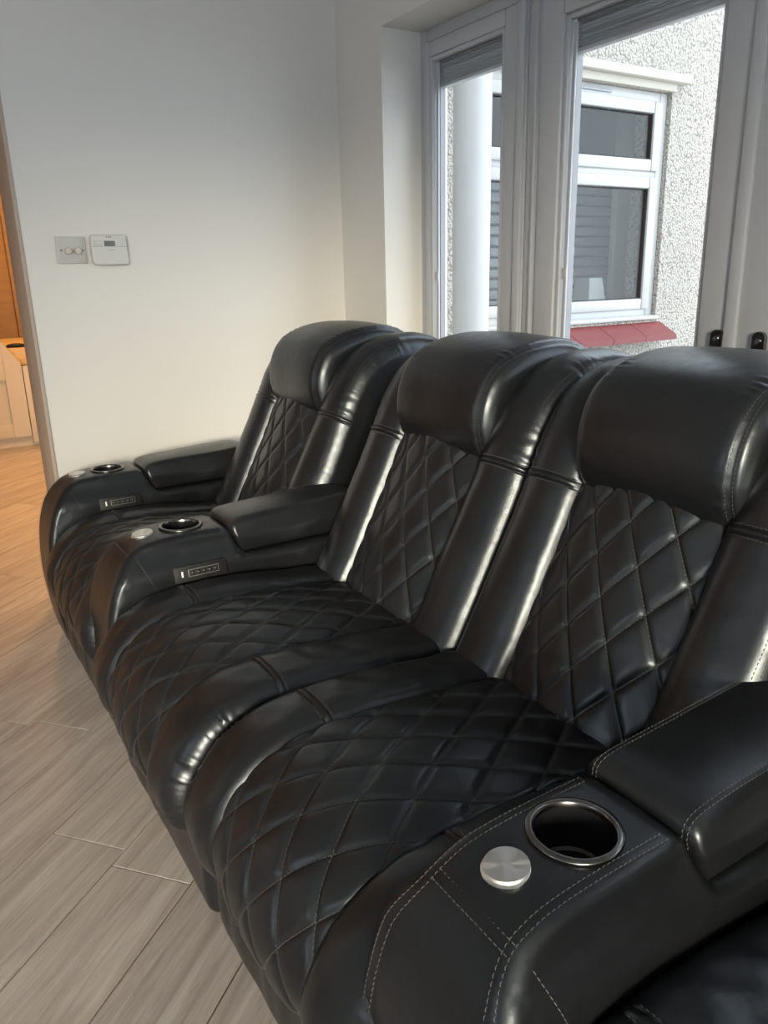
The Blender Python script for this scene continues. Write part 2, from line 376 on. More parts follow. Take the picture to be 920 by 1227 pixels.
# ------------------------------------------------------------------ outside: return wall of the house with a white window
EY = 3.2
def outside():
    wx0, wx1, wz0, wz1 = 2.52, 3.985, 0.795, 2.018
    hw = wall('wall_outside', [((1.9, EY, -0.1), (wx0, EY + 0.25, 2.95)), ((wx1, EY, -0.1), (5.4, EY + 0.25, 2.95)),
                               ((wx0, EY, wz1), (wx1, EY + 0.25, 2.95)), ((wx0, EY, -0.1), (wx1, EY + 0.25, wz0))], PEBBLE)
    b = box('lintel', (2.35, EY - 0.055, 2.06), (4.08, EY + 0.01, 2.105), RENDER, hw, 0.008)
    box('lintel_band', (2.45, EY - 0.018, 2.02), (4.0, EY + 0.005, 2.06), RENDER, hw, 0.003)
    # sloping sill of red tiles
    n = 6; x0 = 2.40; tw = (4.03 - x0) / n
    for i in range(n):
        a, c = x0 + i * tw + 0.002, x0 + (i + 1) * tw - 0.002
        v = [(a, EY + 0.06, 0.80), (c, EY + 0.06, 0.80), (c, EY - 0.13, 0.697), (a, EY - 0.13, 0.697)]
        v += [(p[0], p[1], p[2] - 0.03) for p in v]
        f = [(0, 3, 2, 1), (4, 5, 6, 7), (0, 1, 5, 4), (1, 2, 6, 5), (2, 3, 7, 6), (3, 0, 4, 7)]
        link('sill_tile', mesh('sill_tile', v, f, REDTILE, False), hw)
    # the window
    wd = empty('window_2', (0, 0, 0), kind='structure')
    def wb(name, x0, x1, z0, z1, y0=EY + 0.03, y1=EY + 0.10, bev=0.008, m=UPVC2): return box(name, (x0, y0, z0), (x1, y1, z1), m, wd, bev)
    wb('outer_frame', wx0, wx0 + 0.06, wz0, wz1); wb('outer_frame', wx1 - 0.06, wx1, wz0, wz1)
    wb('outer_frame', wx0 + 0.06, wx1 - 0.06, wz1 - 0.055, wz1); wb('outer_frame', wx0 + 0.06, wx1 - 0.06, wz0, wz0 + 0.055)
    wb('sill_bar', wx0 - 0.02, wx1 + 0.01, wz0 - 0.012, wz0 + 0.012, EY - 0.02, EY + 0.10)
    wb('transom', wx0 + 0.06, wx1 - 0.06, 1.575, 1.615); wb('mullion', 3.04, 3.10, wz0 + 0.055, wz1 - 0.055)
    def sash(x0, x1, z0, z1):
        t = 0.062
        wb('sash_stile', x0, x0 + t, z0, z1, EY + 0.012, EY + 0.075, 0.010); wb('sash_stile', x1 - t, x1, z0, z1, EY + 0.012, EY + 0.075, 0.010)
        wb('sash_rail', x0 + t, x1 - t, z0, z0 + t, EY + 0.013, EY + 0.075, 0.010); wb('sash_rail', x0 + t, x1 - t, z1 - t, z1, EY + 0.013, EY + 0.075, 0.010)
        wb('gasket', x0 + t - 0.001, x0 + t + 0.006, z0 + t, z1 - t, EY + 0.025, EY + 0.05, 0, GASKET); wb('gasket', x1 - t - 0.006, x1 - t + 0.001, z0 + t, z1 - t, EY + 0.025, EY + 0.05, 0, GASKET)
        wb('gasket', x0 + t, x1 - t, z0 + t - 0.001, z0 + t + 0.005, EY + 0.025, EY + 0.05, 0, GASKET); wb('gasket', x0 + t, x1 - t, z1 - t - 0.005, z1 - t + 0.001, EY + 0.025, EY + 0.05, 0, GASKET)
        wb('pane', x0 + t, x1 - t, z0 + t, z1 - t, EY + 0.040, EY + 0.046, 0, GLASS2)
    sash(wx0 + 0.055, 3.045, 0.845, 1.578); sash(3.095, wx1 - 0.055, 0.845, 1.578)
    sash(wx0 + 0.055, 3.045, 1.608, 1.968); sash(3.095, wx1 - 0.055, 1.608, 1.968)
    wb('trickle_vent', 3.18, 3.52, 1.982, 1.996, EY + 0.018, EY + 0.05, 0.003, BLIND)
    # dim room behind it
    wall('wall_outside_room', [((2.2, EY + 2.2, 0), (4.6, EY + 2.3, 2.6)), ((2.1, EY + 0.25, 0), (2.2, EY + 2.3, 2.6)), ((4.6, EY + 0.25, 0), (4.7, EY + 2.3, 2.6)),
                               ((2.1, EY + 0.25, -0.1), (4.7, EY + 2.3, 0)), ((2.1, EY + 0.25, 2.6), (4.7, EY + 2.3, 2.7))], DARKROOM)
    cu = box('curtain', (4.06, EY + 0.42, 0.55), (4.42, EY + 0.47, 2.05), WHITEP, None, 0.01); tag(cu, 'pale curtain at the right edge inside the outside window', 'curtain')
    # blind hanging at a window seen across that room
    bl = empty('slatted_blind', (3.85, EY + 0.6, 0.8)); tag(bl, 'grey slatted blind behind the lower pane of the outside window', 'blind')
    for i in range(12):
        z = 0.06 + i * 0.062
        box('slat', (-0.95, -0.012, z), (0.42, 0.012, z + 0.045), BLIND, bl, 0.002)
    v, f = lathe([(0.0, 0.0), (0.115, 0.0), (0.075, 0.19), (0.0, 0.19)], 4)
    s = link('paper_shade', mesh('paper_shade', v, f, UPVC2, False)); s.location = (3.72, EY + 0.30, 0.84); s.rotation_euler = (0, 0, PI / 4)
    tag(s, 'white tapered lampshade standing inside the outside window', 'lampshade')
    v, f = lathe([(0.085, 0), (0.085, 3.4)], 40); v2, f2 = lathe([(0.093, 1.15), (0.097, 1.155), (0.097, 1.20), (0.093, 1.205)], 40)
    p = empty('drain_pipe', (2.34, 2.93, -0.06)); tag(p, 'thick white drain pipe rising beside the outside window', 'pipe')
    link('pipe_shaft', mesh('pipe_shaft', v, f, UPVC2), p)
    g = bmesh.new(); bm_box(g, (1.72, -6.0, -0.12), (9, EY, -0.06)); tag(link('ground', bm_mesh('ground', g, PATIO)), kind='structure')
outside()

# ------------------------------------------------------------------ wall controls
def switch_and_thermostat():
    s = empty('light_switch', (0.533, YF, 1.172)); tag(s, 'square satin double dimmer switch on the white wall', 'switch')
    box('face_plate', (-0.043, -0.007, -0.039), (0.043, 0.0, 0.039), SWITCHM, s, 0.002)
    for x in (-0.012, 0.017):
        v, f = lathe([(0.0, 0.018), (0.0085, 0.018), (0.0100, 0.016), (0.0105, 0.0), ], 24)
        k = link('dimmer_knob', mesh('dimmer_knob', v, f, KNOB, True, 50), s); k.rotation_euler = (PI / 2, 0, 0); k.location = (x, -0.006, -0.002)
    for x in (-0.030, 0.034):
        v, f = lathe([(0.0, 0.002), (0.003, 0.0015), (0.0035, 0.0)], 12)
        k = link('screw', mesh('screw', v, f, CHROME), s); k.rotation_euler = (PI / 2, 0, 0); k.location = (x, -0.007, 0.0)
    t = empty('thermostat', (0.645, YF, 1.172)); tag(t, 'white wall thermostat with small grey display', 'thermostat')
    bm = bmesh.new(); pts = []
    for cx, cz, r, a0 in ((0.044, 0.036, 0.009, 0), (-0.048, 0.036, 0.008, 90), (-0.040, -0.028, 0.017, 180), (0.044, -0.034, 0.011, 270)):
        for k in range(7):
            a = math.radians(a0 + 15 * k); pts.append((cx + r * math.cos(a), 0, cz + r * math.sin(a)))
    fc = bm.faces.new([bm.verts.new(p) for p in pts]); ex = bmesh.ops.extrude_face_region(bm, geom=[fc])
    nv = [g for g in ex['geom'] if isinstance(g, bmesh.types.BMVert)]
    for v in nv: v.co.y -= 0.026
    ed = [e for e in bm.edges if all(v in nv for v in e.verts)]
    bmesh.ops.bevel(bm, geom=ed, offset=0.005, segments=3, profile=0.5, affect='EDGES')
    link('housing', bm_mesh('housing', bm, WHITEP, 40), t)
    box('flap_groove', (-0.053, -0.0264, 0.0095), (0.051, -0.0255, 0.0105), MARK, t)
    box('bezel', (-0.022, -0.0270, 0.0085), (0.020, -0.0255, 0.0285), WHITEP, t, 0.0005)
    box('display', (-0.017, -0.0276, 0.0105), (0.016, -0.0265, 0.0265), LCD, t, 0.0003)
    for i in range(3): box('display_segment', (-0.011 + i * 0.004, -0.0279, 0.013), (-0.0095 + i * 0.004, -0.0275, 0.024), MARK, t)
    for i in range(4):
        for j in range(2):
            box('button', (-0.050 + i * 0.0068, -0.0272, 0.013 + j * 0.010), (-0.0455 + i * 0.0068, -0.0255, 0.018 + j * 0.010), SWITCHM, t, 0.0006)
    for i in range(4): box('vent_slot', (0.026, -0.0262, 0.013 + i * 0.006), (0.049, -0.0255, 0.0142 + i * 0.006), SWITCHM, t)
    for i in range(3): box('brand_mark', (-0.010 + i * 0.006, -0.0262, 0.0365), (-0.006 + i * 0.006, -0.0255, 0.0395), MARK, t)
    box('brand_line', (-0.006, -0.0262, -0.001), (0.014, -0.0255, 0.0), MARK, t)
switch_and_thermostat()

# ------------------------------------------------------------------ kitchen seen through the opening
def kitchen():
    Y = 5.75
    c = empty('kitchen_cabinet', (0.45, Y, 0)); tag(c, 'cream panelled kitchen cabinet end with sloping top edge', 'cabinet')
    def prism(name, pts, y0, y1, m, parent):
        bm = bmesh.new(); fc = bm.faces.new([bm.verts.new((x - 0.45, y0, z)) for x, z in pts]); ex = bmesh.ops.extrude_face_region(bm, geom=[fc])
        for v in [g for g in ex['geom'] if isinstance(g, bmesh.types.BMVert)]: v.co.y = y1
        return link(name, bm_mesh(name, bm, m, 30), parent)
    prism('end_panel', [(0.15, 0.06), (0.752, 0.06), (0.752, 0.565), (0.64, 0.727), (0.15, 0.727)], 0.02, 0.034, KITCH, c)
    prism('door_stile', [(0.643, 0.07), (0.750, 0.07), (0.750, 0.565), (0.643, 0.722)], 0.0, 0.022, KITCH, c)
    box('door_rail', (-0.3, 0.0, 0.07), (0.192, 0.022, 0.165), KITCH, c, 0.002); box('door_rail', (-0.3, 0.0, 0.458), (0.192, 0.022, 0.722), KITCH, c, 0.002)
    box('filler_strip', (0.306, 0.0, 0.02), (0.345, 0.03, 0.545), KITCH, c, 0.002); box('plinth', (-0.3, 0.03, 0.0), (0.345, 0.5, 0.06), KITCH, c); box('carcass', (-0.3, 0.034, 0.06), (0.345, 0.5, 0.54), KITCH, c)
    t = empty('kitchen_worktop', (0.62, Y + 0.035, 0)); tag(t, 'thick pale beech worktop lit by warm light', 'worktop')
    box('slab', (0, 0, 0.55), (1.08, 1.06, 0.665), WORKTOP, t, 0.004); box('end_panel', (1.0, 0.03, 0), (1.05, 1.03, 0.55), KITCH, t, 0.003); box('back_panel', (0.2, 0.98, 0), (1.0, 1.02, 0.55), KITCH, t, 0.003)
    bm = bmesh.new(); bmesh.ops.create_uvsphere(bm, u_segments=20, v_segments=8, radius=1)
    for v in bm.verts: v.co = Vector((v.co.x * 0.062, v.co.y * 0.03, max(v.co.z, -0.55) * 0.018 + 0.0099))
    k = link('spectacle_case', bm_mesh('spectacle_case', bm, PLASTIC, 40)); k.location = (0.745, Y + 0.07, 0.665)
    tag(k, 'small flat black case lying on the beech worktop', 'case')
    u = empty('tall_cupboard', (0.9, 7.55, 0)); tag(u, 'tall brown wooden cupboard at the back of the kitchen', 'cupboard')
    box('carcass', (-0.9, 0.03, 0), (0.75, 0.6, 2.2), CUPBOARD, u, 0.003)
    for a, b in ((-0.9, -0.07), (-0.06, 0.10), (0.11, 0.75)): box('cupboard_door', (a, 0, 0.1), (b, 0.028, 2.18), CUPBOARD, u, 0.004)
kitchen()

# ------------------------------------------------------------------ the reclining sofa
def catmull(P, n, closed=True):
    P = np.array(P, float); m = len(P); out = []
    for i in range(m if closed else m - 1):
        if closed: a, b, c, d = P[(i - 1) % m], P[i], P[(i + 1) % m], P[(i + 2) % m]
        else: a, b, c, d = P[max(i - 1, 0)], P[i], P[i + 1], P[min(i + 2, m - 1)]
        for t in np.linspace(0, 1, 24, endpoint=False):
            out.append(0.5 * ((2 * b) + (c - a) * t + (2 * a - 5 * b + 4 * c - d) * t * t + (3 * b - a - 3 * c + d) * t ** 3))
    if not closed: out.append(P[-1])
    return np.array(out)
class Prof:
    """A profile in the x-z plane, walked by arc length; outward is on the left when walking clockwise seen from +y."""
    def __init__(s, P, closed=True, smooth=True):
        q = catmull(P, 0, closed) if smooth else np.array(P, float)
        s.closed = closed
        if closed: q = np.vstack([q, q[:1]])
        s.q = q; s.s = np.r_[0, np.cumsum(np.linalg.norm(np.diff(q, axis=0), axis=1))]; s.len = s.s[-1]
        area = 0.5 * np.sum(q[:-1, 0] * q[1:, 1] - q[1:, 0] * q[:-1, 1]); s.sg = 1 if area > 0 else -1
    def at(s, t):
        t = np.asarray(t, float); tt = np.mod(t, s.len) if s.closed else np.clip(t, 0, s.len)
        return np.stack([np.interp(tt, s.s, s.q[:, 0]), np.interp(tt, s.s, s.q[:, 1])], -1)
    def nrm(s, t, e=0.004):
        d = s.at(np.asarray(t) + e) - s.at(np.asarray(t) - e); d /= np.maximum(np.linalg.norm(d, axis=-1, keepdims=True), 1e-9)
        return np.stack([d[..., 1], -d[..., 0]], -1) * s.sg
    def find(s, x=None, z=None, lo=0, hi=None):
        t = np.linspace(lo, hi or s.len, 3000); p = s.at(t)
        return t[np.argmin(abs(p[:, 0] - x) if x is not None else abs(p[:, 1] - z))]
def sst(a, b, x):
    t = np.clip((np.asarray(x, float) - a) / (b - a), 0, 1); return t * t * (3 - 2 * t)
def wob(x, y, z, f, seed=0.0):
    r = np.zeros_like(x, dtype=float); rs = np.random.RandomState(int(seed * 97) + 5)
    for k in range(7):
        d = rs.normal(size=3); d /= np.linalg.norm(d); r += np.sin((x * d[0] + y * d[1] + z * d[2]) * f * (0.6 + 0.35 * k) + rs.uniform(0, 6.28))
    return r / 4.0
def loft(prof, ts, hw, r, ny, disp, cap=True, nr=7):
    """closed profile swept across y in [-hw, hw] with rounded ends; disp(t, y, x, z) moves along the normal."""
    th = np.linspace(0, PI / 2, nr)
    mid = np.linspace(-(hw - r), hw - r, ny)
    ys = np.r_[-(hw - r) - r * np.sin(th[:0:-1]), mid, (hw - r) + r * np.sin(th[1:])]
    ins = np.r_[r * (1 - np.cos(th[:0:-1])), np.zeros(ny), r * (1 - np.cos(th[1:]))]
    P, Nn = prof.at(ts), prof.nrm(ts)
    T, Yg = np.meshgrid(ts, ys, indexing='ij')
    X = np.repeat(P[:, :1], len(ys), 1); Z = np.repeat(P[:, 1:], len(ys), 1)
    D = disp(T, Yg, X, Z) - ins[None]
    V = np.stack([X + Nn[:, :1] * D, Yg, Z + Nn[:, 1:] * D], -1).reshape(-1, 3)
    n, m = len(ts), len(ys); F = []
    for i in range(n):
        k = (i + 1) % n
        for j in range(m - 1): F.append((i * m + j, i * m + j + 1, k * m + j + 1, k * m + j))
    if cap: F.append([i * m for i in range(n)]); F.append([i * m + m - 1 for i in reversed(range(n))])
    return V, F
def fixn(name, V, F, m, sharp=None):
    me = mesh(name, V, F, m, True)
    bm = bmesh.new(); bm.from_mesh(me); bmesh.ops.recalc_face_normals(bm, faces=bm.faces); bm.to_mesh(me); bm.free()
    me.polygons.foreach_set('use_smooth', [True] * len(me.polygons))
    if sharp: me.set_sharp_from_angle(angle=math.radians(sharp))
    return me
def stitches(name, curves, pitch=0.0068, ln=0.0046, r=0.00055, lift=0.0003):
    """curves: list of (points, normals); a row of short thread dashes"""
    V, F = [], []
    for P, Nn in curves:
        P = np.asarray(P, float); Nn = np.asarray(Nn, float)
        s = np.r_[0, np.cumsum(np.linalg.norm(np.diff(P, axis=0), axis=1))]
        if s[-1] < pitch: continue
        for a in np.arange(0.001, s[-1] - ln, pitch):
            A = np.array([np.interp(a, s, P[:, k]) for k in range(3)]); B = np.array([np.interp(a + ln, s, P[:, k]) for k in range(3)])
            n = np.array([np.interp(a, s, Nn[:, k]) for k in range(3)]); n /= np.linalg.norm(n) + 1e-9
            d = B - A; d /= np.linalg.norm(d) + 1e-9; c = np.cross(d, n)
            b = len(V)
            for q, k in ((A - n * r, 0.6), ((A + B) / 2 + n * (lift + r), 1.0), (B - n * r, 0.6)):
                V += [q + c * r * k, q + n * r * k, q - c * r * k]
            for e in (0, 3): F += [(b + e, b + e + 3, b + e + 4, b + e + 1), (b + e + 1, b + e + 4, b + e + 5, b + e + 2)]
    return mesh(name, V, F, THREAD, True)

DW, DL = 0.082, 0.128                             # one quilted diamond
def quilt(y, s):
    def g(u):
        d = np.abs(u - np.round(u)); return 1 - (1 - 2 * d) ** 7
    return g(y / DW + s / DL) * g(y / DW - s / DL)
def quilt_panel(prof, s0, s1, hw, base, H, crown, name, res=0.0026, extra=None):
    ns = int((s1 - s0) / res); ny = int(2 * hw / res)
    ts = np.linspace(s0, s1, ns); ys = np.linspace(-hw, hw, ny)
    def surf(T, Y, q=1.0, dz=0.0):
        P, Nn = prof.at(T), prof.nrm(T, 0.02)
        ed = np.clip((hw - np.abs(Y)) / 0.012, 0, 1); e2 = np.clip(np.minimum(T - s0, s1 - T) / 0.012, 0, 1)
        D = base + crown * (1 - (Y / hw) ** 2) + H * quilt(Y, T - s0) * q * ed ** 0.5 * sst(0.0, 0.075, T - s0) - 0.012 * (1 - ed) ** 2 - 0.01 * (1 - e2) ** 2 + 0.0015 * wob(P[..., 0], Y, P[..., 1], 30, 3) + dz
        if extra is not None: D = D + extra(T, Y)
        V = np.stack([P[..., 0] + Nn[..., 0] * D, Y, P[..., 1] + Nn[..., 1] * D], -1)
        return V, np.stack([Nn[..., 0], np.zeros_like(Y), Nn[..., 1]], -1)
    T, Yg = np.meshgrid(ts, ys, indexing='ij'); V, _ = surf(T, Yg); V = V.reshape(-1, 3)
    F = [(i * ny + j, i * ny + j + 1, (i + 1) * ny + j + 1, (i + 1) * ny + j) for i in range(ns - 1) for j in range(ny - 1)]
    me = fixn(name, V, F, LEATHER)
    cur = []
    for sg in (1, -1):
        for k in range(-14, 15):
            # y/DW + sg*(s)/DL = k
            tt = np.linspace(s0 + 0.004, s1 - 0.004, 300); yy = (k - sg * (tt - s0) / DL) * DW
            ok = np.abs(yy) < hw - 0.006
            if ok.sum() < 4: continue
            p, n = surf(tt[ok], yy[ok], 0.0, 0.0013); cur.append((p, n))
    return me, stitches(name + '_stitching', cur)

sofa = empty('reclining_sofa', (0, 0, 0))
tag(sofa, 'black leather reclining sofa with diamond-quilted seats, cup holders and padded headrests', 'sofa')

# ---- one seat
SP = Prof([(0.93, 0.34), (0.92, 0.370), (0.86, 0.384), (0.78, 0.396), (0.65, 0.410), (0.53, 0.418), (0.44, 0.416), (0.375, 0.40), (0.325, 0.37),
           (0.292, 0.328), (0.273, 0.285), (0.273, 0.245), (0.284, 0.213), (0.310, 0.198), (0.36, 0.192), (0.6, 0.195), (0.86, 0.22)])
SHW, QHW = 0.279, 0.150
s_x47 = SP.find(x=0.475, hi=SP.len * 0.45); s_back = SP.find(x=0.86, lo=0.05, hi=SP.len * 0.4); s_low = SP.find(z=0.207, lo=SP.find(x=0.36, hi=SP.len * 0.5), hi=SP.len * 0.62)
def seat_disp(T, Y, X, Z):
    ay = np.abs(Y); t = np.clip((ay - QHW + 0.002) / (SHW - QHW), 0, 1)
    live = sst(0.02, 0.08, T) * (1 - sst(s_low, s_low + 0.05, T))
    b = 0.013 * np.clip(t / 0.30, 0, 1) ** 0.5 * (1 - 0.5 * t ** 3) - 0.010 * (ay < QHW - 0.003)
    b = b + (0.0018 * np.exp(-((T - s_x47) / 0.0035) ** 2) - 0.0030 * np.exp(-((T - s_x47 - 0.0065) / 0.0022) ** 2) - 0.0030 * np.exp(-((T - s_x47 + 0.0065) / 0.0022) ** 2)) * (ay > QHW)
    front = sst(s_x47 + 0.04, s_x47 + 0.12, T) * (1 - sst(s_low - 0.06, s_low, T))
    pk = 0.0034 * np.sin(2 * PI * T / 0.015 + 3.5 * np.sin(T * 41) + 2 * np.sin(T * 97 + ay * 60)) * (0.55 + 0.45 * np.sin(T * 63 + 1)) * sst(0.240, 0.276, ay) * front
    w = 0.0032 * wob(X, Y, Z, 16, 1) + 0.0016 * wob(X, Y, Z, 48, 2)
    return (b + pk + w * (ay > QHW)) * live
ts = np.unique(np.r_[np.linspace(0, s_low + 0.05, 190, endpoint=False), np.linspace(s_low + 0.05, SP.len, 40, endpoint=False), s_x47 + np.arange(-0.0145, 0.015, 0.0011)])
V, F = loft(SP, ts, SHW, 0.034, 74, seat_disp)
SEAT_ME = fixn('seat_cushion', V, F, LEATHER, 60)
SEATQ_ME, SEATQS_ME = quilt_panel(SP, s_back, s_low, QHW + 0.004, -0.004, 0.006, 0.012, 'quilted_panel')
def body_curve(prof, disp, tt, yy, dz=0.0008, hw=9, r=1):
    P, Nn = prof.at(tt), prof.nrm(tt); D = disp(tt, yy, P[..., 0], P[..., 1]) + dz
    D = D - r * (1 - np.sqrt(1 - np.clip((np.abs(yy) - hw + r) / r, 0, 1) ** 2))
    return np.stack([P[..., 0] + Nn[..., 0] * D, yy, P[..., 1] + Nn[..., 1] * D], -1), np.stack([Nn[..., 0], np.zeros_like(yy), Nn[..., 1]], -1)
cur = []
for sg in (1, -1):
    for ds in (-0.009, 0.009):
        yy = np.linspace(QHW + 0.006, SHW - 0.02, 40) * sg; cur.append(body_curve(SP, seat_disp, np.full(40, s_x47 + ds), yy))
SEATS_ME = stitches('seam_stitching', cur)

# ---- footrest panel below the seat
FP = Prof([(0.348, 0.240), (0.322, 0.236), (0.309, 0.21), (0.305, 0.14), (0.306, 0.06), (0.314, 0.022), (0.345, 0.014), (0.362, 0.05), (0.362, 0.20)])
def foot_disp(T, Y, X, Z):
    f = sst(0.35, 0.31, X)
    return f * sst(0.0, 0.12, Z) * (0.0035 * np.sin(Y * 95 + 2 * np.sin(Y * 23) + 6 * Z) * sst(-0.1, 0.25, Y) + 0.004 * wob(X, Y, Z * 0.3, 26, 4))
V, F = loft(FP, np.linspace(0, FP.len, 70, endpoint=False), 0.276, 0.022, 90, foot_disp)
FOOT_ME = fixn('footrest_panel', V, F, LEATHER, 60)

# ---- one backrest
BP = Prof([(0.790, 0.335), (0.822, 0.40), (0.876, 0.50), (0.934, 0.61), (0.984, 0.71), (1.028, 0.79), (1.075, 0.848), (1.14, 0.883), (1.22, 0.893), (1.30, 0.88),
           (1.345, 0.84), (1.36, 0.76), (1.345, 0.6), (1.31, 0.4), (1.25, 0.2), (1.10, 0.17), (0.93, 0.20), (0.80, 0.28)])
BHW = 0.284; BR = 0.034
b_x0 = 0.0; b_mid = BP.find(z=0.715, hi=BP.len * 0.4); b_top = BP.find(x=1.30, hi=BP.len * 0.5)
def back_disp(T, Y, X, Z):
    ay = np.abs(Y); t = np.clip((ay - QHW + 0.004) / (BHW - QHW), 0, 1)
    live = (1 - sst(b_top, b_top + 0.12, T)) * sst(0.45, 0.8, 1.25 - X * 0.3)
    b = 0.032 * np.sin(PI * (0.04 + 0.92 * t ** 0.85)) ** 0.75 - 0.012 * (ay < QHW - 0.004)
    b = b + (0.0018 * np.exp(-((T - b_mid) / 0.0035) ** 2) - 0.0030 * np.exp(-((T - b_mid - 0.0065) / 0.0022) ** 2) - 0.0030 * np.exp(-((T - b_mid + 0.0065) / 0.0022) ** 2)) * (ay > QHW)
    w = 0.0035 * wob(X, Y, Z, 15, 6) + 0.0008 * wob(X, Y, Z, 46, 7)
    pk = 0.0016 * np.sin(2 * PI * T / 0.023 + 3.5 * np.sin(T * 37) + 2 * np.sin(T * 83 + ay * 50)) * (0.5 + 0.5 * np.sin(T * 31)) * sst(0.235, 0.268, ay) * sst(b_mid - 0.2, b_mid, T)
    return (b + (w + pk) * (ay > QHW)) * live
ts = np.unique(np.r_[np.linspace(0, b_top + 0.06, 170, endpoint=False), np.linspace(b_top + 0.06, BP.len, 50, endpoint=False), b_mid + np.arange(-0.0145, 0.015, 0.0011)])
V, F = loft(BP, ts, BHW, BR, 74, back_disp, nr=11)
BACK_ME = fixn('backrest', V, F, LEATHER, 60)
BACKQ_ME, BACKQS_ME = quilt_panel(BP, 0.01, b_mid + 0.03, QHW + 0.004, -0.008, 0.007, 0.034, 'quilted_panel')
cur = []
for sg in (1, -1):
    for ds in (-0.009, 0.009):
        yy = np.linspace(QHW + 0.004, BHW - 0.025, 40) * sg; cur.append(body_curve(BP, back_disp, np.full(40, b_mid + ds), yy))
    for dy in (0.014, 0.021):
        tt = np.linspace(0.05, b_top, 300); cur.append(body_curve(BP, back_disp, tt, np.full(300, (BHW - dy) * sg), hw=BHW, r=BR))
BACKS_ME = stitches('seam_stitching', cur)

# ---- head pillow
HP = Prof([(1.012, 0.700), (0.976, 0.735), (0.966, 0.79), (0.978, 0.85), (1.012, 0.900), (1.075, 0.929), (1.15, 0.941), (1.22, 0.937), (1.275, 0.912),
           (1.30, 0.865), (1.25, 0.82), (1.16, 0.78), (1.08, 0.725), (1.045, 0.700)])
HHW = 0.165; h_end = HP.find(x=1.29, hi=HP.len * 0.6)
def head_disp(T, Y, X, Z):
    ay = np.abs(Y); f = 1 - sst(h_end, h_end + 0.05, T)
    d = 0.010 * (1 - (Y / HHW) ** 2) - 0.0045 * np.exp(-((ay - 0.145) / 0.0035) ** 2)
    d = d + 0.0013 * np.sin(2 * PI * T / 0.017 + 3 * np.sin(T * 43) + 2 * np.sin(T * 101)) * np.exp(-((ay - 0.132) / 0.016) ** 2) * (0.5 + 0.5 * np.sin(T * 29)) * sst(0.03, 0.09, T)
    return d * f + 0.003 * wob(X, Y, Z, 14, 8) * f
V, F = loft(HP, np.linspace(0, HP.len, 190, endpoint=False), HHW, 0.040, 100, head_disp, nr=14)
HEAD_ME = fixn('head_pillow', V, F, LEATHER, 60)
cur = []
for sg in (1, -1):
    for y in (0.141, 0.149):
        tt = np.linspace(0.0, h_end, 300); cur.append(body_curve(HP, head_disp, tt, np.full(300, y * sg), hw=HHW, r=0.040))
HEADS_ME = stitches('pillow_stitching', cur)

# ---- armrest
front = catmull([(0.585, 0.522), (0.52, 0.523), (0.45, 0.521), (0.405, 0.514), (0.367, 0.493), (0.334, 0.447), (0.311, 0.385), (0.299, 0.31), (0.295, 0.22), (0.302, 0.12), (0.316, 0.03)], 0, False)[::6]
AP = Prof(np.vstack([[(1.0, 0.455), (0.80, 0.455), (0.66, 0.455), (0.636, 0.459), (0.624, 0.475), (0.616, 0.50), (0.606, 0.515)], front, [(0.33, 0.014), (0.6, 0.012), (1.0, 0.012)]]), True, False)
ARM_SP = lambda z: 0.072 + 0.027 * sst(0.508, 0.44, z)
def arm_mesh():
    ts = AP.s[:-1]
    V, F = loft(AP, ts, 0.072, 0.016, 13, lambda T, Y, X, Z: 0.0 * T, True, 6)
    bm = bmesh.new()
    vs = [bm.verts.new(p) for p in V]
    for f in F: bm.faces.new([vs[i] for i in f])
    bmesh.ops.recalc_face_normals(bm, faces=bm.faces)
    for z in np.arange(0.05, 0.52, 0.012):
        bmesh.ops.bisect_plane(bm, geom=bm.verts[:] + bm.edges[:] + bm.faces[:], plane_co=(0, 0, z), plane_no=(0, 0, 1))
    for x in np.arange(0.31, 1.0, 0.018):
        bmesh.ops.bisect_plane(bm, geom=bm.verts[:] + bm.edges[:] + bm.faces[:], plane_co=(x, 0, 0), plane_no=(1, 0, 0))
    for v in bm.verts:
        x, y, z = v.co; k = float(ARM_SP(z)) / 0.072
        side = float(sst(0.05, 0.07, abs(y)))
        v.co.y = y * k + math.copysign(1, y) * side * 0.0022 * float(wob(np.array(x), np.array(y * 3), np.array(z), 22, 9))
        v.co.z += 0.003 * math.cos(min(abs(y) / 0.072, 1) * PI / 2) * (1 if z > 0.5 else 0)
    me = bm_mesh('armrest', bm, LEATHER, 55)
    o = bpy.data.objects.new('cutting', me); COL.objects.link(o)
    bm = bmesh.new(); bmesh.ops.create_cone(bm, cap_ends=True, segments=48, radius1=0.0435, radius2=0.0435, depth=0.2)
    cm = bpy.data.meshes.new('cutter'); bm.to_mesh(cm); bm.free(); c = bpy.data.objects.new('cutter', cm); COL.objects.link(c); c.location = (0.513, 0, 0.53)
    md = o.modifiers.new('b', 'BOOLEAN'); md.object = c; md.operation = 'DIFFERENCE'; md.solver = 'EXACT'
    dg = bpy.context.evaluated_depsgraph_get(); res = bpy.data.meshes.new_from_object(o.evaluated_get(dg))
    bpy.data.objects.remove(o); bpy.data.objects.remove(c); res.name = 'armrest'
    res.materials.clear(); res.materials.append(LEATHER)
    res.polygons.foreach_set('material_index', [0] * len(res.polygons))
    res.set_sharp_from_angle(angle=math.radians(55)); return res
ARM_ME = arm_mesh()
